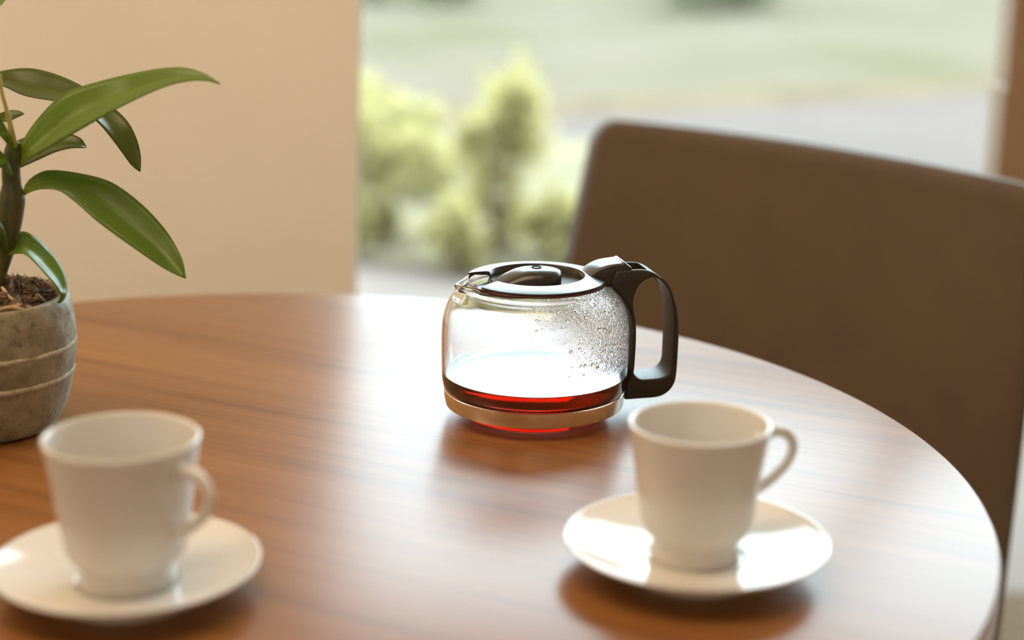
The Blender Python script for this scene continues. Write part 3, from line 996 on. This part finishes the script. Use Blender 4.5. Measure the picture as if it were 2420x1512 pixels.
    def leaf(up, lo, du, dl, mat, chan=0.12, name='leaf', curl=0.0):
        """two edge lines seen in the photograph, each with its own distances"""
        n_ = 34
        def res(pts, dep):
            q = catloop([Vector((a, b, 0)) for a, b in pts], 8, False)
            Ls = [0.0]
            for a, b in zip(q[:-1], q[1:]): Ls.append(Ls[-1] + (b - a).length)
            out = []
            for i in range(n_ + 1):
                s = Ls[-1] * i / n_
                j = 0
                while j < len(q) - 2 and Ls[j + 1] < s: j += 1
                f = (s - Ls[j]) / max(Ls[j + 1] - Ls[j], 1e-9)
                p = q[j].lerp(q[j + 1], f)
                u = i / n_ * (len(dep) - 1); jj = min(int(u), len(dep) - 2)
                d_ = dep[jj] + (dep[jj + 1] - dep[jj]) * (u - jj)
                out.append(at(p.x, p.y, cy_ + d_) - org)
            return out
        U, Lw = res(up, du), res(lo, dl)
        bm = bmesh.new(); uv = bm.loops.layers.uv.new('UVMap')
        m_ = 8; grid = []
        for i in range(n_ + 1):
            a, b = U[i], Lw[i]
            mid = (a + b) / 2
            tg = ((U[min(i + 1, n_)] + Lw[min(i + 1, n_)]) - (U[max(i - 1, 0)] + Lw[max(i - 1, 0)])).normalized()
            nn = tg.cross(b - a)
            if nn.length > 1e-9: nn.normalize()
            if nn.z < 0: nn = -nn
            w_ = (b - a).length
            row = []
            for k in range(m_ + 1):
                s = k / m_
                cs = abs(2 * s - 1)
                row.append(bm.verts.new(a.lerp(b, s) - nn * (w_ * chan * (1 - cs ** 1.3)) ))
            grid.append(row)
        for i in range(n_):
            for k in range(m_):
                f = bm.faces.new((grid[i][k], grid[i][k + 1], grid[i + 1][k + 1], grid[i + 1][k]))
                for lp_, (ii, kk) in zip(f.loops, ((i, k), (i, k + 1), (i + 1, k + 1), (i + 1, k))):
                    lp_[uv].uv = (ii / n_, kk / m_)
        bmesh.ops.recalc_face_normals(bm, faces=bm.faces)
        o = obj(name, bm, mat, t)
        so = o.modifiers.new('thick', 'SOLIDIFY'); so.thickness = 0.0007; so.offset = 0
        return o
    # long leaf reaching up and right
    leaf([(38, 395), (48, 345), (90, 280), (150, 222), (215, 198), (330, 170), (420, 159), (480, 172), (521, 198)],
         [(42, 398), (62, 380), (120, 346), (200, 300), (285, 252), (380, 208), (440, 192), (485, 190), (521, 199)],
         [0, 0.010, 0.012, 0.004, -0.015, -0.035], [0, -0.006, -0.014, -0.022, -0.030, -0.035], M['leaf'])
    # leaf arching behind it
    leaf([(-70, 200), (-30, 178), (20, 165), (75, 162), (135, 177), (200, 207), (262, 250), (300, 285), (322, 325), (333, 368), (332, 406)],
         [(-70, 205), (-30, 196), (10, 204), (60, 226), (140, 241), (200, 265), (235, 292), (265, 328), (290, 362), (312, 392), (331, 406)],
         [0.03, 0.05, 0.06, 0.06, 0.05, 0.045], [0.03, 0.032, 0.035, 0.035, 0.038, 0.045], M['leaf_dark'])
    # broad lower leaf
    leaf([(55, 452), (62, 432), (88, 411), (122, 402), (190, 410), (262, 430), (330, 478), (385, 535), (418, 585), (434, 622), (439, 657)],
         [(56, 462), (75, 452), (100, 446), (140, 450), (180, 478), (230, 522), (285, 563), (340, 602), (385, 632), (415, 648), (438, 658)],
         [0, 0.012, 0.014, 0.008, 0.0, -0.015], [0, -0.004, -0.010, -0.014, -0.016, -0.015], M['leaf'])
    # short dark leaf with a torn tip
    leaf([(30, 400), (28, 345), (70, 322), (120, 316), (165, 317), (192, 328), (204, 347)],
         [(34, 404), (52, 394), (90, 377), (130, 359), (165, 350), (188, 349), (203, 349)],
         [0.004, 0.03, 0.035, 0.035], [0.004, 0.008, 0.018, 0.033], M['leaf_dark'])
    # small curling leaf over the rim of the pot
    leaf([(10, 600), (30, 562), (55, 547), (90, 565), (125, 600), (150, 640), (158, 680), (153, 705), (140, 716)],
         [(12, 606), (30, 600), (58, 600), (85, 622), (110, 650), (132, 675), (143, 694), (141, 708), (134, 714)],
         [-0.004, 0.008, 0.006, -0.006, -0.014], [-0.004, -0.012, -0.020, -0.022, -0.016], M['leaf'])
    # tiny leaf behind, leaves that run out of the picture on the left
    leaf([(-20, 285), (0, 268), (25, 261), (45, 262), (58, 269)], [(-18, 288), (0, 284), (18, 287), (38, 278), (57, 270)], [0.02, 0.03, 0.03], [0.02, 0.02, 0.03], M['leaf_dark'])
    leaf([(-60, 215), (-30, 235), (-5, 268), (14, 300), (30, 335), (38, 372)], [(-62, 222), (-45, 262), (-18, 297), (4, 325), (22, 348), (34, 376)],
         [-0.03, -0.024, -0.016, -0.004], [-0.03, -0.030, -0.022, -0.006], M['leaf'], 0.16)
    leaf([(-70, 330), (-40, 335), (-5, 352), (18, 376), (30, 412)], [(-72, 336), (-45, 362), (-12, 388), (10, 402), (26, 420)],
         [-0.03, -0.024, -0.016, -0.004], [-0.032, -0.034, -0.024, -0.006], M['leaf'], 0.16)
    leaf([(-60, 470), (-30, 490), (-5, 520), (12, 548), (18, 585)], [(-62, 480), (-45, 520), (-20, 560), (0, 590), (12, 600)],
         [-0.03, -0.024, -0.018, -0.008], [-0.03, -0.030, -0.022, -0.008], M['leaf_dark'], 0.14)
    leaf([(-60, 60), (-40, 30), (-15, 5), (4, -8), (14, -4)], [(-58, 66), (-35, 45), (-10, 20), (6, 7), (14, -2)], [-0.01, 0, 0], [-0.01, -0.01, 0], M['leaf'])
    return t


plant()
